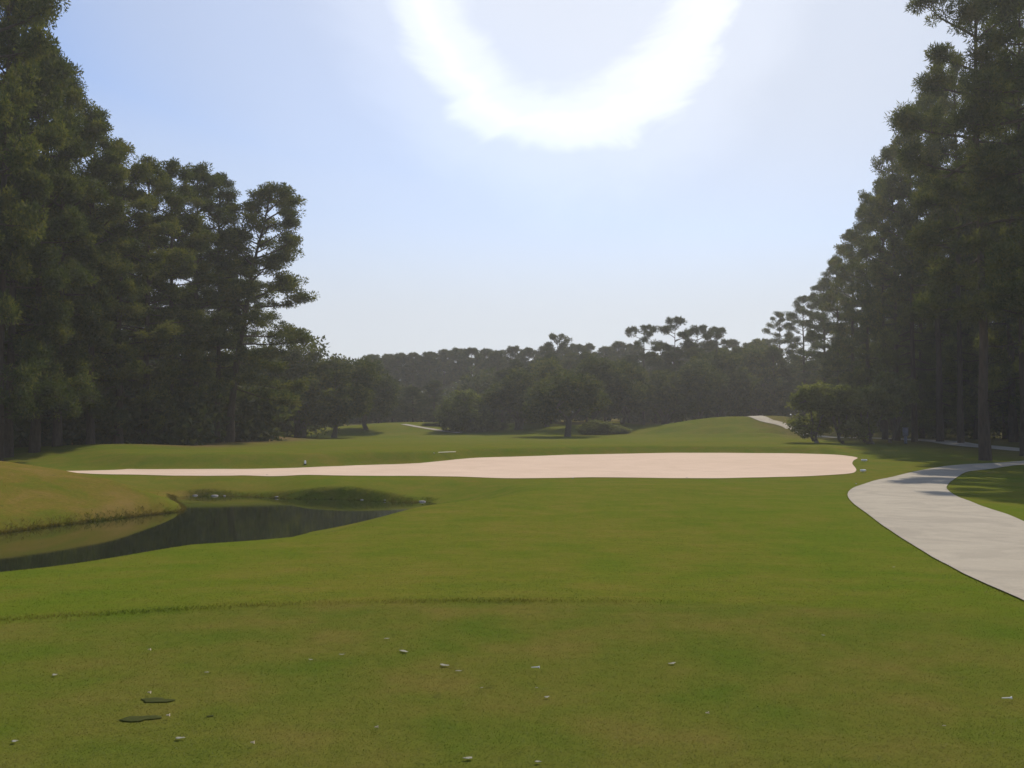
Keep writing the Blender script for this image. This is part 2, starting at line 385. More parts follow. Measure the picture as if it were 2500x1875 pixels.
# ------------------------------------------------------------------ trees
def tube(V, Fq, pts, rad, n):
    b = len(V); pts = [Vector(p) for p in pts]
    for k, (p, r) in enumerate(zip(pts, rad)):
        d = (pts[min(k+1, len(pts)-1)]-pts[max(k-1, 0)]).normalized()
        u = d.orthogonal().normalized() if abs(d.z) < .9 else Vector((1, 0, 0)); w = d.cross(u).normalized(); u = w.cross(d).normalized()
        for i in range(n):
            a = 2*math.pi*i/n; q = p+(u*math.cos(a)+w*math.sin(a))*r; V.append((q.x, q.y, q.z))
    for k in range(len(pts)-1):
        for i in range(n):
            j = (i+1) % n; Fq.append((b+k*n+i, b+k*n+j, b+(k+1)*n+j, b+(k+1)*n+i))
def tufts(cs, rs, n, L, w, rng, up=.25, flat=.75):
    """spiky clusters of small leaf faces around centres"""
    cs = np.asarray(cs); rs = np.asarray(rs); m = len(cs)
    D = rng.normal(size=(m, n, 3)); D /= np.linalg.norm(D, axis=2, keepdims=True)+1e-9
    rr = rng.random((m, n, 1))**.45
    off = D*rs[:, None, None]*rr; off[..., 2] *= flat
    P = cs[:, None, :]+off
    T = D+rng.normal(size=(m, n, 3))*.45; T[..., 2] += up; T /= np.linalg.norm(T, axis=2, keepdims=True)+1e-9
    S = np.cross(T, rng.normal(size=(m, n, 3))); S /= np.linalg.norm(S, axis=2, keepdims=True)+1e-9
    sc = rng.uniform(.6, 1.3, (m, n, 1))
    a = P-S*w*.5*sc; b = P+S*w*.5*sc; c = P+T*L*sc
    V = np.stack([a, b, c], 2).reshape(-1, 3)
    return V, np.arange(len(V)).reshape(-1, 3)
def pine_proto(seed, H, bf, Rm, nl, ntuft, L=.16, w=.085, cr=.46, az0=0, asym=0, lean=0, rt=.26, top=1.0, flatness=2.2, drop=.12):
    rng = np.random.default_rng(seed); r = random.Random(seed)
    V, Fq = [], []
    k0 = [Vector((0, 0, -.35))]; nseg = 9; wx = wy = 0
    for k in range(1, nseg+1):
        t = k/nseg; wx += r.uniform(-.09, .09); wy += r.uniform(-.09, .09)
        k0.append(Vector((wx+lean*math.cos(az0)*t**1.6, wy+lean*math.sin(az0)*t**1.6, H*.97*t)))
    rad = [rt*(1.35 if k == 0 else 1)*(1-.86*(k/nseg)**1.1) for k in range(nseg+1)]
    tube(V, Fq, k0, rad, 9)
    def tp(z):
        f = max(0, min(.999, z/(H*.97)))*nseg; i = int(f); return k0[i].lerp(k0[i+1], f-i)
    cs, rs = [], []
    for i in range(nl):
        t = (i+r.random())/nl
        if r.random() < drop and t < .8: continue
        z = H*(bf+(1-bf)*t*.97)
        pr = (1-t**flatness)**.65*(.62+.38*min(1, t*3.5))
        ln = Rm*max(.14, pr)*r.uniform(.55, 1.12)
        az = i*2.39996+r.uniform(-.5, .5)
        ln *= 1+asym*math.cos(az-az0)
        el = R(-12+62*t**1.3+r.uniform(-9, 9))
        p = tp(z); pts = [p]; n = 5
        for k in range(n):
            e = el+R(16)*(k/n)-R(8)*math.sin(k); q = pts[-1]+Vector((math.cos(az)*math.cos(e), math.sin(az)*math.cos(e), math.sin(e)))*(ln/n)
            az += r.uniform(-.16, .16); pts.append(q)
        br = .028+.016*ln
        tube(V, Fq, pts, [br*(1-.8*k/n) for k in range(n+1)], 4)
        m = max(1, int(ln*1.05))
        lr = (.42+.17*ln)*r.uniform(.8, 1.2)
        for k in range(int(3+ln*2.1)):
            d = Vector((r.gauss(0, 1), r.gauss(0, 1), r.gauss(0, 1))).normalized()*r.uniform(.3, 1)
            q = pts[-1].lerp(pts[-2], .4)+Vector((d.x*lr, d.y*lr, d.z*lr*.62+.1)); cs.append(q); rs.append(cr*r.uniform(.75, 1.15))
            if k < 3: tube(V, Fq, [pts[-2], q], [br*.3, .01], 3)
        for k in range(m):
            s = .38+.62*(k+r.random()*.8)/m
            f = min(.999, s)*n; j = int(f); q0 = pts[j].lerp(pts[j+1], f-j)
            for sd in (-1, 1):
                if r.random() < .38: continue
                a2 = az+sd*R(r.uniform(25, 75)); tl = (.22*ln*(1.15-s*.5)+.25)*r.uniform(.5, 1.2)
                q1 = q0+Vector((math.cos(a2), math.sin(a2), r.uniform(.0, .55)))*tl
                tube(V, Fq, [q0, q1], [br*.35, .010], 3)
                cs.append(q1); rs.append(cr*r.uniform(.7, 1.25))
                if tl > .7: cs.append(q0.lerp(q1, .55)); rs.append(cr*r.uniform(.6, 1.0))
            if s > .8: cs.append(q0+Vector((0, 0, .1))); rs.append(cr*r.uniform(.7, 1.2))
        cs.append(pts[-1]); rs.append(cr*r.uniform(.8, 1.2))
    for k in range(5):
        cs.append(k0[-1]+Vector((r.uniform(-.4, .4), r.uniform(-.4, .4), r.uniform(-.5, .35)))); rs.append(cr)
    # dead stubs below the crown
    for k in range(int(H*.35)):
        z = H*bf*r.uniform(.35, 1); a = r.uniform(0, 6.28); p = tp(z); ll = r.uniform(.4, 1.6)
        tube(V, Fq, [p, p+Vector((math.cos(a)*ll, math.sin(a)*ll, r.uniform(-.2, .3)*ll))], [.03, .008], 3)
    TV, TF = tufts([tuple(c) for c in cs], rs, ntuft, L, w, rng)
    return (np.array(V), np.array(Fq)), (TV, TF), H
def oak_proto(seed, H, Rm, trunk_h, nclump, ntuft, L=.34, w=.26, cr=.8, stems=1, rt=.35, lobes=7, squash=1.0, fork=None, zlo=.2):
    rng = np.random.default_rng(seed); r = random.Random(seed); V, Fq = [], []
    lob = []
    for k in range(lobes):
        a = k*2.4+r.uniform(-.4, .4); rr = Rm*r.uniform(.35, .62)*(1 if k else 0)
        zz = trunk_h+(H-trunk_h)*r.uniform(zlo, .72)
        if k == 0: zz = H-Rm*.42*squash
        lob.append((Vector((math.cos(a)*rr, math.sin(a)*rr, zz)), Rm*r.uniform(.36, .52)))
    base = [Vector((r.uniform(-.6, .6)*(k > 0)*1.3, r.uniform(-.6, .6)*(k > 0), -.3)) for k in range(stems)]
    forks = []
    for k, b in enumerate(base):
        f = b+Vector((r.uniform(-.3, .3), r.uniform(-.3, .3), trunk_h+.3)); forks.append(f)
        tube(V, Fq, [b, b+Vector((0, 0, .5)), b.lerp(f, .6), f], [rt*1.6, rt*1.1, rt*.95, rt*.9], 9)
    for k, (c, q) in enumerate(lob):
        f = forks[k % len(forks)]; mid = f.lerp(c, .5)+Vector((r.uniform(-.3, .3), r.uniform(-.3, .3), .3))
        if fork: mid = f+Vector(((fork if k % 2 else -fork), 0, 2.2)); 
        tube(V, Fq, [f, mid, c], [rt*.6, rt*.38, rt*.12], 6)
    cs, rs = [], []
    while len(cs) < nclump:
        c, q = lob[r.randrange(len(lob))]
        d = Vector((r.gauss(0, 1), r.gauss(0, 1), r.gauss(0, 1))).normalized()
        p = c+Vector((d.x, d.y, d.z*.8*squash))*q*r.uniform(.55, 1.12)
        if p.z < trunk_h*.75: continue
        if p.z > H-.2: p.z = H-.2-r.random()*.5
        cs.append(p); rs.append(cr*r.uniform(.55, 1.2))
        if r.random() < .12: tube(V, Fq, [c, p], [.07, .015], 3)
    TV, TF = tufts([tuple(c) for c in cs], rs, ntuft, L, w, rng, .05, .8)
    return (np.array(V), np.array(Fq)), (TV, TF), H
class Proto:
    def __init__(s, data, leaf, bark): s.d = data; s.leaf = leaf; s.bark = bark; s.src = None
    def place(s, name, x, y, H, rz, label, cat, group=None, sxy=None, zoff=0):
        e = empty(name, (x, y, h1(x, y)+zoff), rz); k = H/s.d[2]; q = sxy if sxy else (k*.45+.55 if k < 1 else k*.6+.4)
        e.scale = (q, q, k); tag(e, label, cat, group)
        if s.src is None:
            t = mesh_obj('trunk', *s.d[0], s.bark, e, True); c = mesh_obj('crown', *s.d[1], s.leaf, e); s.src = (t, c)
        else:
            for o in s.src:
                c = o.copy(); C.objects.link(c); c.parent = e
        return e
PN = [Proto(pine_proto(11, 24, .24, 3.9, 54, 90, flatness=4), M_pine, M_bark), Proto(pine_proto(12, 24, .16, 4.1, 58, 90, flatness=3.6), M_pine, M_bark),
      Proto(pine_proto(13, 23, .30, 3.6, 46, 95, flatness=5), M_pine, M_bark), Proto(pine_proto(14, 22, .09, 4.0, 66, 85, flatness=3), M_pine, M_bark)]
PLEAN = Proto(pine_proto(21, 20, .20, 4.4, 58, 100, flatness=3.2, az0=0, asym=.32, lean=2.6), M_pine, M_bark)
PBIG = Proto(pine_proto(22, 27, .26, 4.7, 50, 150, flatness=3.5, L=.20, w=.055, cr=.5, az0=math.pi, asym=.25), M_pine, M_bark)
PF = [Proto(pine_proto(31+k, 18, b, rm, 42, 34, L=.42, w=.16, cr=.5, flatness=3.2, rt=.22), M_farleaf, M_bark) for k, (b, rm) in enumerate([(.45, 3.3), (.55, 3.0), (.5, 3.6), (.38, 3.4)])]
PM = [Proto(pine_proto(41+k, 17, .10, 3.5, 50, 44, L=.34, w=.15, cr=.55, flatness=3.5, rt=.2), M_farleaf, M_bark) for k in range(3)]
PE = [Proto(pine_proto(51+k, 16, .66, 3.3, 15, 40, L=.34, w=.12, cr=.40, flatness=4, rt=.2, drop=.1), M_farleaf, M_bark) for k in range(3)]
OK_ = [Proto(oak_proto(61, 11, 5.6, 1.2, 640, 60, L=.26, w=.2, stems=2, rt=.38, lobes=10), M_oak, M_bark2), Proto(oak_proto(62, 10, 4.6, 1.1, 540, 60, L=.26, w=.2, rt=.3, lobes=9), M_oak, M_bark2), Proto(oak_proto(63, 12, 4.9, 1.2, 600, 60, L=.26, w=.2, rt=.34, lobes=10), M_oak, M_bark2)]
VT = Proto(oak_proto(64, 11, 6.2, 2.6, 480, 38, rt=.42, fork=1.7, lobes=6), M_oak, M_bark2)
SM = [Proto(oak_proto(71, 5.2, 2.3, .5, 260, 50, L=.2, w=.14, cr=.45, rt=.12, stems=2), M_light, M_bark2), Proto(oak_proto(72, 5.6, 2.0, .6, 250, 50, L=.2, w=.14, cr=.42, rt=.12), M_light, M_bark2)]
BU = Proto(oak_proto(73, 5.6, 3.7, .3, 760, 40, L=.24, w=.18, cr=.5, rt=.12, stems=3, lobes=15, zlo=.02), M_light, M_bark2)
rr = random.Random(3)
def top_h(px, py, Y):
    """real height of a tree standing at depth Y whose tip is seen at that pixel"""
    d = ray(px, py); t = Y/d[1]; x = (px-1250)/F/ray(px, 1035)[1]*Y
    return EYE+d[2]*t-h1(x, Y), x
def put(P, name, px, Y, top, label, cat='tree', group=None, rz=None, xs=None, sxy=None):
    H, _ = top_h(px, top, Y); d = ray(px, 1035); x = d[0]/d[1]*Y
    return P.place(name, x, Y, H, rr.uniform(0, 6.28) if rz is None else rz, label, cat, group, sxy)
GL = 'pines in the left stand'
left = [(-75, 48, -420, 0), (-5, 52, -150, 3), (22, 54, -20, 1), (85, 56, 95, 3), (140, 59, 185, 1), (222, 61, 268, 3), (290, 64, 345, 1), (352, 67, 385, 3), (415, 71, 395, 1), (480, 75, 400, 3), (530, 78, 425, 0)]
ordn = ['second', 'third', 'fourth', 'fifth', 'sixth', 'seventh', 'eighth', 'ninth', 'tenth', 'eleventh']
for k, (px, Y, tp_, i) in enumerate(left):
    lab = 'tallest pine, cut by the upper left corner of the photo' if k == 1 else ('huge pine at the left border, only its right boughs in view' if k == 0 else
          'tall pine in the front row of the left stand, %s crown from the left border' % ordn[k-1])
    if k == 10: lab = 'pine standing directly left of the end pine of the left stand'
    put(PN[i], 'pine_tree', px, Y, tp_, lab, group=GL, sxy=(.98, .92, .86)[k % 3])
put(PLEAN, 'pine_tree', 562, 78, 462, 'pine at the right end of the left stand, ragged boughs reaching over the fairway', group=GL, rz=0, sxy=1.22)
for k, (px, Y, tp_, i) in enumerate([(20, 76, 250, 3), (90, 80, 330, 1), (160, 84, 380, 3), (230, 88, 420, 0), (300, 92, 450, 1), (370, 94, 455, 3), (440, 96, 470, 2), (505, 98, 480, 3), (600, 95, 560, 1), (-40, 70, 150, 1), (130, 70, 330, 3), (-90, 60, 60, 3), (60, 66, 300, 3), (260, 80, 470, 3), (-260, 56, -200, 1), (-420, 60, -150, 3)]):
    put(PN[i], 'pine_tree', px-20, Y, tp_+70, 'dark pine half hidden behind the front row of the left stand', group='pines behind the left front row')
GR = 'pines in the right stand'
put(PBIG, 'pine_tree', 2405, 57, -190, 'big pine with a thick bare trunk rising beside the cart path', group=GR, rz=-2.2)
put(PBIG, 'pine_tree', 2600, 50, -420, 'largest pine, at the right border, long forked bough reaching into the sky', group=GR, rz=.3)
right = [(2500, 62, -60, 1), (2345, 77, 130, 0), (2295, 80, 215, 2), (2232, 83, 262, 1), (2190, 90, 355, 0), (2160, 94, 440, 3), (2122, 102, 500, 1), (2085, 112, 560, 0), (2050, 124, 625, 1), (2015, 138, 680, 3), (1965, 152, 722, 0), (1905, 166, 762, 2), (1850, 178, 828, 1)]
for k, (px, Y, tp_, i) in enumerate(right):
    put(PN[i], 'pine_tree', px, Y, tp_, 'tall pine edging the right stand, %s crown in from the right border' % (['first']+ordn+['twelfth', 'thirteenth'])[k], group=GR, sxy=(.92, .8, .98, .84, .9)[k % 5])
for k, (px, Y, tp_, i) in enumerate([(2450, 82, 150, 3), (2380, 86, 260, 3), (2490, 90, 240, 3), (2320, 84, 330, 1), (2270, 92, 400, 3), (2225, 100, 450, 3), (2360, 95, 350, 3), (2180, 110, 530, 1), (2430, 98, 320, 1), (2130, 122, 600, 3), (2090, 138, 660, 1), (2260, 115, 500, 3), (2170, 135, 620, 3), (2040, 160, 720, 3), (2550, 75, 0, 3), (2330, 115, 500, 3), (1990, 175, 770, 3), (1930, 185, 800, 3), (2790, 62, -200, 1), (2900, 74, -60, 3)]):
    put(PN[i], 'pine_tree', px+25, Y, tp_+(90 if px < 2400 else 60), 'dark pine half hidden behind the edge of the right stand', group='pines behind the right front row')
# small broadleaf trees in front of the right stand
for k, (px, Y, tp_, i, l) in enumerate([(1992, 79, 935, 0, 'small bushy tree at the left tip of the right stand, beside the far cart path'), (2056, 78, 938, 1, 'small rounded tree just right of the leftmost small one by the far cart path'),
        (2118, 77, 942, 0, 'low bushy tree in front of the dark trunks of the right stand'), (2172, 80, 905, 1, 'taller slim bushy tree right of the small trees in the right stand')]):
    put(SM[i], 'small_tree', px, Y, tp_, l, group='small trees before the right stand', sxy=1.12)
# oaks in the middle left
put(OK_[0], 'oak_tree', 738, 105, 828, 'broad dark oak with a thick double trunk in the middle left of the fairway', group='oaks left of the fairway', rz=.4)
put(OK_[1], 'oak_tree', 816, 107, 862, 'oak with a slim single trunk right of the broad double trunk oak', group='oaks left of the fairway')
put(OK_[2], 'oak_tree', 660, 112, 838, 'oak behind and left of the broad double trunk oak', group='oaks left of the fairway')
put(OK_[1], 'oak_tree', 893, 126, 868, 'lower oak at the right end of the oak clump, beside the grassy hill', group='oaks left of the fairway')
put(OK_[2], 'oak_tree', 590, 118, 850, 'shadowed oak between the left pines and the broad oak', group='oaks left of the fairway')
# fairway end trees
put(VT, 'oak_tree', 1386, 112, 905, 'oak with a forked V-shaped trunk standing alone on the fairway end', group='trees at the end of the fairway', rz=.15)
for px, Y, tp_, P, l in [(1270, 128, 895, OK_[0], 'dense oak behind and left of the forked oak'), (1455, 128, 868, OK_[2], 'oak right behind the forked oak, over a low shrub'), (1520, 130, 875, OK_[1], 'oak with low branches left of the thin emergent pine'),
        (1625, 132, 900, OK_[0], 'dense oak right of the thin emergent pine'), (1700, 134, 880, OK_[2], 'oak whose trunk stands before the brown slope at the fairway end'), (1770, 140, 850, OK_[1], 'oak behind the grassy mound on the right'),
        (1845, 146, 838, OK_[0], 'oak between the grassy mound and the right stand'), (1335, 140, 870, OK_[1], 'oak behind the forked oak in the middle of the tree line')]:
    put(P, 'oak_tree', px, Y, tp_, l, group='trees at the end of the fairway')
put(BU, 'round_bush', 1135, 126, 945, 'large round pale bush at the foot of the grassy hill', 'bush')
for px, Y, tp_, l in [(1068, 133, 1030, 'low dark bush left of the large round bush'), (1200, 128, 1020, 'low dark bush right of the large round bush'), (1455, 118, 1022, 'small dark shrub on the fairway right of the forked oak'), (1500, 120, 1036, 'lowest shrub beside the small dark shrub on the fairway')]:
    put(BU, 'low_bush', px, Y, tp_, l, 'bush', 'low bushes at the end of the fairway', sxy=.62)
for k, (px, Y, tp_, l) in enumerate([(1572, 152, 800, 'thin emergent pine with flat umbrella crown against the sky'), (1655, 156, 788, 'tallest emergent pine over the middle tree line'), (1702, 158, 806, 'emergent pine just right of the tallest emergent one'), (1752, 160, 805, 'broad crowned emergent pine at the right of its row'), (1355, 170, 826, 'lone flat-topped pine poking above the middle tree line')]):
    put(PE[k % 3], 'umbrella_pine', px, Y, tp_, l, group='emergent pines over the tree line')
for k, (px, tp_) in enumerate([(925, 900), (1225, 905), (1262, 880), (1300, 890), (1345, 868), (1392, 880), (1432, 862), (1478, 875), (1535, 868), (1600, 872), (1650, 862), (1700, 852), (1748, 858), (1800, 850), (1850, 856), (1890, 850), (560, 880), (620, 860), (690, 865), (960, 925), (1010, 945), (1060, 930)]):
    put(PM[k % 3], 'pine_tree', px, 152+rr.uniform(-8, 10) if px > 1100 else 140+rr.uniform(0, 14), tp_, 'dark low-branched pine filling the wall of trees behind the fairway', group='pines in the wall of trees behind the fairway')
# far tree line
sk = [(905, 872), (945, 868), (975, 866), (1010, 864), (1045, 862), (1085, 857), (1120, 855), (1150, 852), (1185, 855), (1215, 860), (1250, 850), (1290, 852), (1330, 848), (1375, 850), (1410, 845), (1440, 842), (1480, 850), (1510, 838), (1540, 846), (1590, 862), (1640, 850), (1690, 840), (1740, 836), (1790, 832), (1830, 840), (1870, 832)]
for k, (px, tp_) in enumerate(sk):
    put(PF[k % 4], 'far_pine', px, 196+rr.uniform(-9, 12), tp_, 'hazy pine in the far tree line closing the end of the fairway', 'pine', 'pines of the far tree line')
for k in range(22):
    px = 900+k*46+rr.uniform(-15, 15)
    put(PF[(k*3) % 4], 'far_pine', px, 216+rr.uniform(-6, 14), 876+rr.uniform(-8, 10), 'hazy pine in the far tree line closing the end of the fairway', 'pine', 'pines of the far tree line')

# undergrowth and deeper wood: masses nobody could count
def wood_mass(name, areas, label, mat, seed, L=.5, w=.36, n=14, cr=1.0):
    rng = np.random.default_rng(seed); cs = []
    for (ax, ay, bx, by, width, hgt, cnt) in areas:
        t = rng.random(cnt); x = ax+(bx-ax)*t+rng.normal(size=cnt)*width*.3; y = ay+(by-ay)*t+rng.normal(size=cnt)*width*.5
        hh = hgt*(.55+.9*np.clip(vnoise(x*1.0, y*1.0, 7, seed)+.5, 0, 1)); z = terrain(x, y, False)+hh*rng.random(cnt)**.8
        cs.append(np.column_stack([x, y, z]))
    cs = np.concatenate(cs); V, Fc = tufts(cs, rng.uniform(.6, 1.3, len(cs))*cr, n, L, w, rng, .05, .8)
    return tag(mesh_obj(name, V, Fc, mat), label, 'undergrowth', kind='stuff')
wood_mass('left_undergrowth', [(-62, 74, -30, 92, 5, 7, 1500), (-34, 54, -23, 72, 2.5, 3.2, 900), (-40, 60, -27, 78, 4, 6, 1200), (-26, 76, -20.5, 86, 2, 4, 350), (-75, 95, -24, 112, 6, 9, 2000), (-30, 92, -24, 112, 4, 4.5, 500), (-90, 110, -40, 130, 8, 13, 1500)], 'dark undergrowth filling the shade between the left pines', M_farleaf, 5)
wood_mass('right_undergrowth', [(45, 80, 75, 84, 5, 7, 1100), (42, 100, 64, 98, 5, 7, 1200), (48, 128, 80, 118, 6, 9, 1400), (52, 155, 85, 150, 6, 11, 1300), (36, 160, 56, 166, 5, 9, 1300), (60, 70, 90, 66, 5, 9, 800)], 'dark undergrowth filling the shade behind the right pines', M_farleaf, 6)
wood_mass('far_woodland', [(-110, 228, 100, 232, 10, 10.5, 7000), (-60, 160, -28, 150, 7, 8, 1500), (-8, 165, 45, 168, 5, 6.5, 1800), (-34, 168, -10, 176, 5, 5.5, 900)], 'hazy understorey of the wood behind the far tree line', M_farleaf, 8, L=.7, w=.5, n=12, cr=1.2)

# ------------------------------------------------------------------ grass stuff
def blades(P, hgt, wid, rng, lean=.5):
    n = len(P); wid = np.reshape(wid, (-1, 1)); a = rng.random(n)*6.283; S = np.column_stack([np.cos(a), np.sin(a), np.zeros(n)])*wid*.5
    hh = hgt*rng.uniform(.5, 1.2, n); T = np.column_stack([rng.normal(size=n)*lean*hh, rng.normal(size=n)*lean*hh, hh])
    V = np.stack([P-S, P+S, P+T], 1).reshape(-1, 3); return V, np.arange(len(V)).reshape(-1, 3)
rng = np.random.default_rng(9)
def along(line, n, spread, rng):
    L = np.array(line); k = rng.integers(0, len(L)-1, n); t = rng.random(n)[:, None]
    seg = np.linalg.norm(L[1:]-L[:-1], axis=1); k = rng.choice(len(seg), n, p=seg/seg.sum())
    P = L[k]*(1-t)+L[k+1]*t+rng.normal(size=(n, 2))*spread
    return P
# rough on the bank of the tongue
n = 400; P = np.column_stack([rng.uniform(-26, -8, n), rng.uniform(22, 40, n)]); d = sdf(CREEK, P[:, 0], P[:, 1])
k = (d > .02) & (P[:, 1] > 34+(P[:, 0]+2)*1.15); P = P[k]
Q = along(TON_LINE, 22000, .11, rng); P = np.concatenate([P, Q])
d = sdf(CREEK, P[:, 0], P[:, 1]); P = P[d > .02]
Z = terrain(P[:, 0], P[:, 1])
V, Fc = blades(np.column_stack([P, Z-.01]), .075, .02, rng, .7)
tag(mesh_obj('bank_grass', V, Fc, M_rough), 'tawny rough grass fringing the mound left of the pond', 'grass', kind='stuff')
P = along(chaikin(FAR_LINE, 1), 9000, .16, rng); d = sdf(CREEK, P[:, 0], P[:, 1]); P = P[d > .02]
V, Fc = blades(np.column_stack([P, terrain(P[:, 0], P[:, 1])-.005]), .035, .02, rng, 1.0)
tag(mesh_obj('shore_grass', V, Fc, M_blade), 'short grass fringe along the far shore of the pond', 'grass', kind='stuff')
L = [p for p in PATH_A if p[1] > 8 and p[1] < 60]
P = along(L, 6000, .03, rng); d = sdf(PATH_A, P[:, 0], P[:, 1]); P = P[(d > -.03) & (np.hypot(P[:, 0], P[:, 1]) < 60)]
V, Fc = blades(np.column_stack([P, terrain(P[:, 0], P[:, 1], False)-.005]), .024, .012, rng, .8)
tag(mesh_obj('path_edge_grass', V, Fc, M_blade), 'untrimmed grass creeping over the edges of the wide cart path', 'grass', kind='stuff')
# collar of longer grass on the tee's front edge
n = 7500; x = rng.uniform(-6.5, 3.0, n); y = 8.95-.05*(x-.3)**2+rng.normal(size=n)*.04+.1
k = rng.random(n) < np.clip((1.7-x)/1.8, .0, 1)*(.0+1.35*np.clip(vnoise(x, y*0, .5, 4)+.5, 0, 1)); x, y = x[k], y[k]
V, Fc = blades(np.column_stack([x, y, terrain(x, y)-.005]), .024, .006, rng, .6)
tag(mesh_obj('tee_collar_grass', V, Fc, M_blade), 'line of longer grass along the front edge of the tee', 'grass', kind='stuff')
# mown turf of the foreground
n = 240000; y = 4.1+4.6*rng.exponential(1, n); x = (rng.random(n)-.5)*2*(y*.55+.2); k = (sdf(PATH_A, x, y) > .05) & (sdf(CREEK, x, y) > .3); x, y = x[k], y[k]
V, Fc = blades(np.column_stack([x, y, terrain(x, y)-.003]), .010*(.75+y*.04), .0045*(.5+y*.09), rng, 1.3)
tag(mesh_obj('turf_grass', V, Fc, M_blade), 'close mown turf blades over the tee in the foreground', 'grass', kind='stuff')

# ------------------------------------------------------------------ small things
M_soil = plain('dark_soil', (.034, .043, .010), (.050, .056, .014), 40, .95, .05)
M_leaf = plain('pale_leaf', (.17, .17, .13), (.30, .30, .25), 60, .8, .1)
M_wood = plain('pale_wood', (.62, .50, .36), (.75, .63, .48), 40, .6, .3)
M_blue = plain('blue_grey_paint', (.10, .12, .17), (.14, .16, .22), 6, .6, .3)
M_stone = plain('pale_stone', (.24, .22, .20), (.38, .36, .33), 12, .85, .2)
M_steel = plain('pale_handle', (.42, .42, .30), (.52, .52, .38), 10, .5, .4)
def blob(name, mat, a, b, c, seed, parent=None, nu=14, nv=7, rough=.18, bend=0):
    """flattened, irregular solid with real thickness"""
    r = random.Random(seed); ph = [r.uniform(0, 6.28) for _ in range(4)]; V = []; Fq = []
    for j in range(nv+1):
        v = math.pi*j/nv
        for i in range(nu):
            u = 2*math.pi*i/nu; k = 1+rough*(math.sin(2*u+ph[0])*.5+math.sin(3*u+ph[1])*.35+math.sin(5*u+ph[2])*.25)
            s = max(math.sin(v), .02); x = a*s*math.cos(u)*k
            V.append((x, b*s*math.sin(u)*k+bend*x*x, c*math.cos(v)))
    for j in range(nv):
        for i in range(nu):
            q = (i+1) % nu; Fq.append((j*nu+i, (j+1)*nu+i, (j+1)*nu+q, j*nu+q))
    return mesh_obj(name, V, Fq, mat, parent, True)
def lathe(name, mat, prof, parent=None, n=14):
    V, Fq = [], []
    for (r_, z) in prof:
        for i in range(n): a = 2*math.pi*i/n; V.append((r_*math.cos(a), r_*math.sin(a), z))
    for j in range(len(prof)-1):
        for i in range(n): q = (i+1) % n; Fq.append((j*n+i, j*n+q, (j+1)*n+q, (j+1)*n+i))
    return mesh_obj(name, V, Fq, mat, parent, True)
def bevel_box(name, mat, sx, sy, sz, bev, parent=None, z0=0):
    import bmesh
    bm = bmesh.new(); bmesh.ops.create_cube(bm, size=1)
    for v_ in bm.verts: v_.co = Vector((v_.co.x*sx, v_.co.y*sy, v_.co.z*sz+sz/2+z0))
    bmesh.ops.bevel(bm, geom=bm.edges[:], offset=bev, segments=3, affect='EDGES')
    me = bpy.data.meshes.new(name); bm.to_mesh(me); bm.free(); me.materials.append(mat)
    for p in me.polygons: p.use_smooth = True
    o = bpy.data.objects.new(name, me); C.objects.link(o)
    if parent: o.parent = parent
    return o
def seat(o, px, py, dz=0.0, rz=0, tilt=(0, 0)):
    x, y = hit(px, py); o.location = (x, y, h1(x, y)+dz); o.rotation_euler = (tilt[0], tilt[1], rz); return o
def wpx(px, py, w):  # metres spanned by w source pixels there
    return w/F*hit(px, py)[1]
for k, (px, py, w, l, hh) in enumerate([(383, 1713, 84, 'dark divot farther from the camera in the lower left of the tee', .05), (341, 1757, 92, 'long dark divot nearest the camera in the lower left of the tee', .055), (513, 1751, 15, 'tiny dark divot right of the two long divots', .016)]):
    o = blob('divot', M_soil, wpx(px, py, w)/2, hh, .0015, 30+k, rough=.4); seat(o, px, py, .004, rr.uniform(-.08, .12)); tag(o, l, 'divot', 'divots on the tee')
leaves = [(1084, 1630, 26, 'largest pale leaf, on the turf in the lower middle'), (1119, 1646, 15, 'small pale leaf just right of the largest pale leaf'), (438, 1814, 24, 'pale leaf near the bottom edge right of the two divots'), (133, 1654, 20, 'pale curled leaf near the left edge of the tee'),
          (1335, 1708, 17, 'greyish leaf below the bright tee peg in the lower middle'), (1641, 1626, 21, 'pale leaf alone in the lower right half of the tee'), (1143, 1857, 26, 'pale torn leaf at the bottom edge in the middle'), (505, 1649, 12, 'tiny pale leaf above the small divot'), (758, 1617, 12, 'left one of two tiny pale leaves on the left half of the tee'),
          (834, 1604, 14, 'right one of two tiny pale leaves on the left half of the tee'), (944, 1565, 14, 'farthest tiny pale leaf before the tee collar'), (985, 1596, 26, 'thin straw-like pale leaf above the largest leaf'), (1313, 1872, 18, 'pale greenish leaf cut by the bottom edge'), (2010, 1557, 9, 'tiny pale fleck on the grass right of the tee'), (2305, 1784, 10, 'tiny pale fleck in the lower right corner'),
          (1310, 1687, 8, 'tiny fleck just above the greyish leaf'), (2182, 1387, 8, 'tiny pale fleck left of the wide cart path'), (1176, 1684, 9, 'tiny pale fleck below the small pale leaf'), (35, 1822, 20, 'faint pale leaf in the bottom left corner')]
for k, (px, py, w, l) in enumerate(leaves):
    a = wpx(px, py, w)/2.3; o = blob('fallen_leaf', M_leaf, a, a*.6, .0015, 50+k, rough=.5, bend=5); seat(o, px, py, .0125, rr.uniform(-.4, .4), (R(rr.uniform(1, 5)), R(rr.uniform(-4, 4)))); tag(o, l, 'leaf', 'pale leaves on the turf')
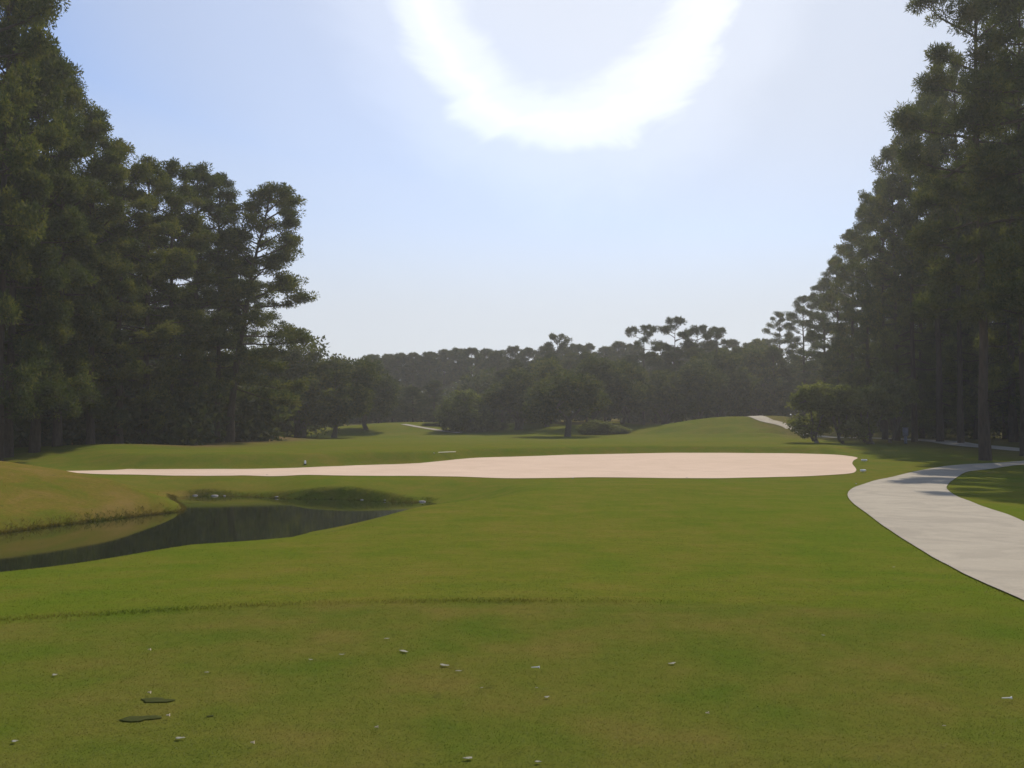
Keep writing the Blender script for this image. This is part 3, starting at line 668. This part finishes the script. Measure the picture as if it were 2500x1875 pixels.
for k, (px, py, l) in enumerate([(1296, 1640, 'bright white tee peg lying on the turf in the lower middle'), (2445, 1716, 'bright white tee peg lying near the right edge'), (360, 1703, 'tiny tee peg at the far divot'), (405, 1762, 'broken tee peg beside the nearest divot'), (914, 1790, 'tiny bright tee peg left of the bottom middle leaf'), (611, 1825, 'tiny tee peg right of the bottom left leaf'), (361, 1594, 'tiny tee peg on the left part of the tee'), (1722, 1754, 'tiny tan tee peg in the lower right part of the tee')]):
    big = k < 2; s = .034 if big else .012
    o = lathe('golf_tee', M_white if big else M_wood, [(.0004, 0), (.0022, .006), (.0026, .04), (.0034, .046), (.006, .052), (.0063, .054), (.005, .0535), (.001, .050)]); o.scale = (1.3, 1.3, s/.034*1.05)
    seat(o, px, py, .021, rr.uniform(-.3, .3), (0, R(86))); tag(o, l, 'tee peg', 'tee pegs on the turf')
for px, py, l, rz in [(2110, 1128, 'white tee marker bar farther from camera, right of the bunker', .03), (2107, 1154, 'white tee marker bar nearest the path, right of the bunker', .25)]:
    w = wpx(px, py, 14); e = empty('tee_marker', (0, 0, 0)); seat(e, px, py, 0, rz); tag(e, l, 'tee marker', 'white tee markers')
    bevel_box('bar', M_white, w, .13, .10, .02, e, .05); lathe('spike', M_blue, [(.012, -.08), (.012, .055)], e, 8)
# rake lying on the far bunker bank
e = empty('bunker_rake', (0, 0, 0)); seat(e, 1080, 1108, .03, .75, (0, 0)); tag(e, 'pale bunker rake lying on the grass bank behind the bunker', 'rake')
V, Fq = [], []; tube(V, Fq, [(-.8, 0, .03), (1.0, 0, .06)], [.03, .026], 8); mesh_obj('handle', V, Fq, M_steel, e, True)
V, Fq = [], []; tube(V, Fq, [(-.8, -.3, .03), (-.8, .3, .03)], [.025, .025], 6)
for q in range(9): tube(V, Fq, [(-.8, -.28+q*.07, .03), (-.83, -.28+q*.07, -.03)], [.008, .006], 4)
mesh_obj('rake_head', V, Fq, M_steel, e, True)
# small white marker stake on the bank, balls and stones
e = empty('marker_stake', (0, 0, 0)); seat(e, 745, 1134, 0); tag(e, 'short white stake on the bank above the left part of the bunker', 'stake'); lathe('post', M_white, [(.05, -.1), (.05, .16), (.035, .19), (.001, .20)], e, 10); lathe('base_collar', M_soil, [(.075, -.02), (.075, .03), (.05, .035)], e, 10)
for k, (px, py, w, l) in enumerate([(1399, 1168, 7, 'small white stone on the near lip of the bunker, left one'), (1677, 1167, 8, 'small dark-sided stone on the near lip of the bunker, right one'), (652, 1160, 5, 'tiny stone lying in the left part of the bunker sand'),
        (477, 1211, 17, 'pale flat stone at the far waterline near the tip of the rough mound'), (524, 1212, 22, 'longer pale stone at the far waterline right of the first'), (548, 1212, 10, 'small pinkish stone beside the longer waterline stone'), (676, 1215, 14, 'pale stone at the waterline under the dark bank'), (884, 1221, 10, 'small stone at the waterline in the middle of the dark bank'), (940, 1223, 8, 'tiny stone at the waterline toward the creek end'), (1030, 1227, 22, 'flat pale stone at the right end of the creek'), (2090, 1182, 6, 'tiny dark stone left of the path bend')]):
    a = wpx(px, py, w)/2.6; o = blob('stone', M_stone, a, a*.7, max(.02, min(.05, a*.3)), 90+k, rough=.25); seat(o, px, py, .01, rr.uniform(-.3, .3)); tag(o, l, 'stone', 'small stones by the bunker and the water')
# blue-grey post under the right pines
e = empty('tee_post', (0, 0, 0)); seat(e, 2211, 1083, 0); tag(e, 'slim blue-grey post with a box on top in the shade of the right stand', 'post')
bevel_box('post', M_blue, .2, .2, .62, .02, e, -.05); bevel_box('box', M_blue, .36, .3, .62, .04, e, .57); bevel_box('lid', M_blue, .42, .36, .06, .02, e, 1.195)

# ------------------------------------------------------------------ haze, sky, light
m, nt, out = new_mat('haze_air'); pv = N(nt, 'ShaderNodeVolumePrincipled'); pv.inputs['Color'].default_value = (.97, 1, 1, 1); pv.inputs['Density'].default_value = HAZE = .0006; pv.inputs['Anisotropy'].default_value = .35
nt.links.new(pv.outputs[0], out.inputs['Volume'])
hz = [(x, y, z) for z in (-4, 42) for x, y in ((-2100, -60), (2100, -60), (2100, 2600), (-2100, 2600))]
tag(mesh_obj('haze', hz, [(0, 3, 2, 1), (4, 5, 6, 7), (0, 1, 5, 4), (1, 2, 6, 5), (2, 3, 7, 6), (3, 0, 4, 7)], m), kind='stuff')

w = bpy.data.worlds.new('World'); bpy.context.scene.world = w; w.use_nodes = True; nt = w.node_tree; nt.nodes.clear()
wo = N(nt, 'ShaderNodeOutputWorld'); bg = N(nt, 'ShaderNodeBackground'); sky = N(nt, 'ShaderNodeTexSky', sky_type='NISHITA')
sky.sun_disc = False; sky.sun_elevation = SUN_EL; sky.sun_rotation = SUN_AZ; sky.air_density = 1.0; sky.dust_density = .5; sky.ozone_density = 1.2; sky.altitude = 20
tc = N(nt, 'ShaderNodeTexCoord').outputs['Generated']
# lens flare painted into the sky as a soft bright ring, high in front
def dirv(px, py):
    return Vector(ray(px, py)).normalized()
def dotv(v):
    d_ = N(nt, 'ShaderNodeVectorMath', operation='DOT_PRODUCT'); nt.links.new(tc, d_.inputs[0]); d_.inputs[1].default_value = v; return d_.outputs['Value']
sunv = Vector((math.sin(SUN_AZ)*math.cos(SUN_EL), math.cos(SUN_AZ)*math.cos(SUN_EL), math.sin(SUN_EL)))
def gray(r): return tuple([r]*3)
# milky air round the sun and along the horizon
fs = ramp(nt, math_(nt, 'DIVIDE', math_(nt, 'ARCCOSINE', dotv(sunv)), math.pi), [(0, gray(.9)), (.14, gray(.80)), (.22, gray(.5)), (.28, gray(.14)), (.5, gray(.05))], 'EASE')
fh = ramp(nt, dotv(Vector((0, 0, 1))), [(0, gray(.96)), (.10, gray(.9)), (.22, gray(.55)), (.38, gray(.10)), (.6, gray(.0))], 'EASE')
ff = math_(nt, 'MAXIMUM', fs, fh)
blue = mixc(nt, 1.0, sky.outputs[0], (.84, .96, 1.2), 'MULTIPLY')
milk = (5.45, 5.75, 6.2)
skyc = mixc(nt, ff, blue, milk)
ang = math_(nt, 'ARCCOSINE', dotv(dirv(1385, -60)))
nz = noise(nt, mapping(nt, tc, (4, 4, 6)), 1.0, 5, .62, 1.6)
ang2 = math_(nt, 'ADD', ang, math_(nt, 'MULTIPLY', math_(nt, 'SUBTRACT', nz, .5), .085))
flare = ramp(nt, math_(nt, 'DIVIDE', ang2, .5), [(0, gray(.28)), (.17, gray(.30)), (.235, gray(.6)), (.275, gray(.78)), (.305, gray(.62)), (.345, gray(.26)), (.5, gray(.10)), (.8, gray(.03)), (1, gray(0))], 'EASE')  # painted lens glare: ring brightness by angle, paler inside
tot = mixc(nt, 1.0, skyc, mixc(nt, 1.0, flare, (4.6, 4.4, 4.2), 'MULTIPLY'), 'ADD')
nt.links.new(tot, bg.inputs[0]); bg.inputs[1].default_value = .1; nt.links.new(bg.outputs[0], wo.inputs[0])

sd = Vector((math.sin(SUN_AZ)*math.cos(SUN_EL), math.cos(SUN_AZ)*math.cos(SUN_EL), math.sin(SUN_EL)))
L = bpy.data.lights.new('sun', 'SUN'); L.energy = 3.6; L.angle = R(.5); L.color = (1, .87, .70)
so = bpy.data.objects.new('sun', L); C.objects.link(so); so.rotation_euler = sd.to_track_quat('Z', 'Y').to_euler(); so.location = sd*50

cam = bpy.data.cameras.new('camera'); co_ = bpy.data.objects.new('camera', cam); C.objects.link(co_)
cam.sensor_width = 36; cam.lens = 36*F/2500; cam.clip_end = 5000; cam.clip_start = .05
co_.location = (0, 0, EYE); co_.rotation_euler = (math.pi/2+TH, 0, 0)
sc = bpy.context.scene; sc.camera = co_
sc.view_settings.view_transform = 'Standard'; sc.view_settings.look = 'None'; sc.view_settings.exposure = .3; sc.view_settings.gamma = 1
cy = sc.cycles; cy.use_denoising = True
try: cy.denoiser = 'OPENIMAGEDENOISE'
except Exception: pass
cy.max_bounces = 6; cy.diffuse_bounces = 3; cy.glossy_bounces = 3; cy.transmission_bounces = 4; cy.volume_bounces = 0; cy.sample_clamp_indirect = 4
cy.use_fast_gi = False
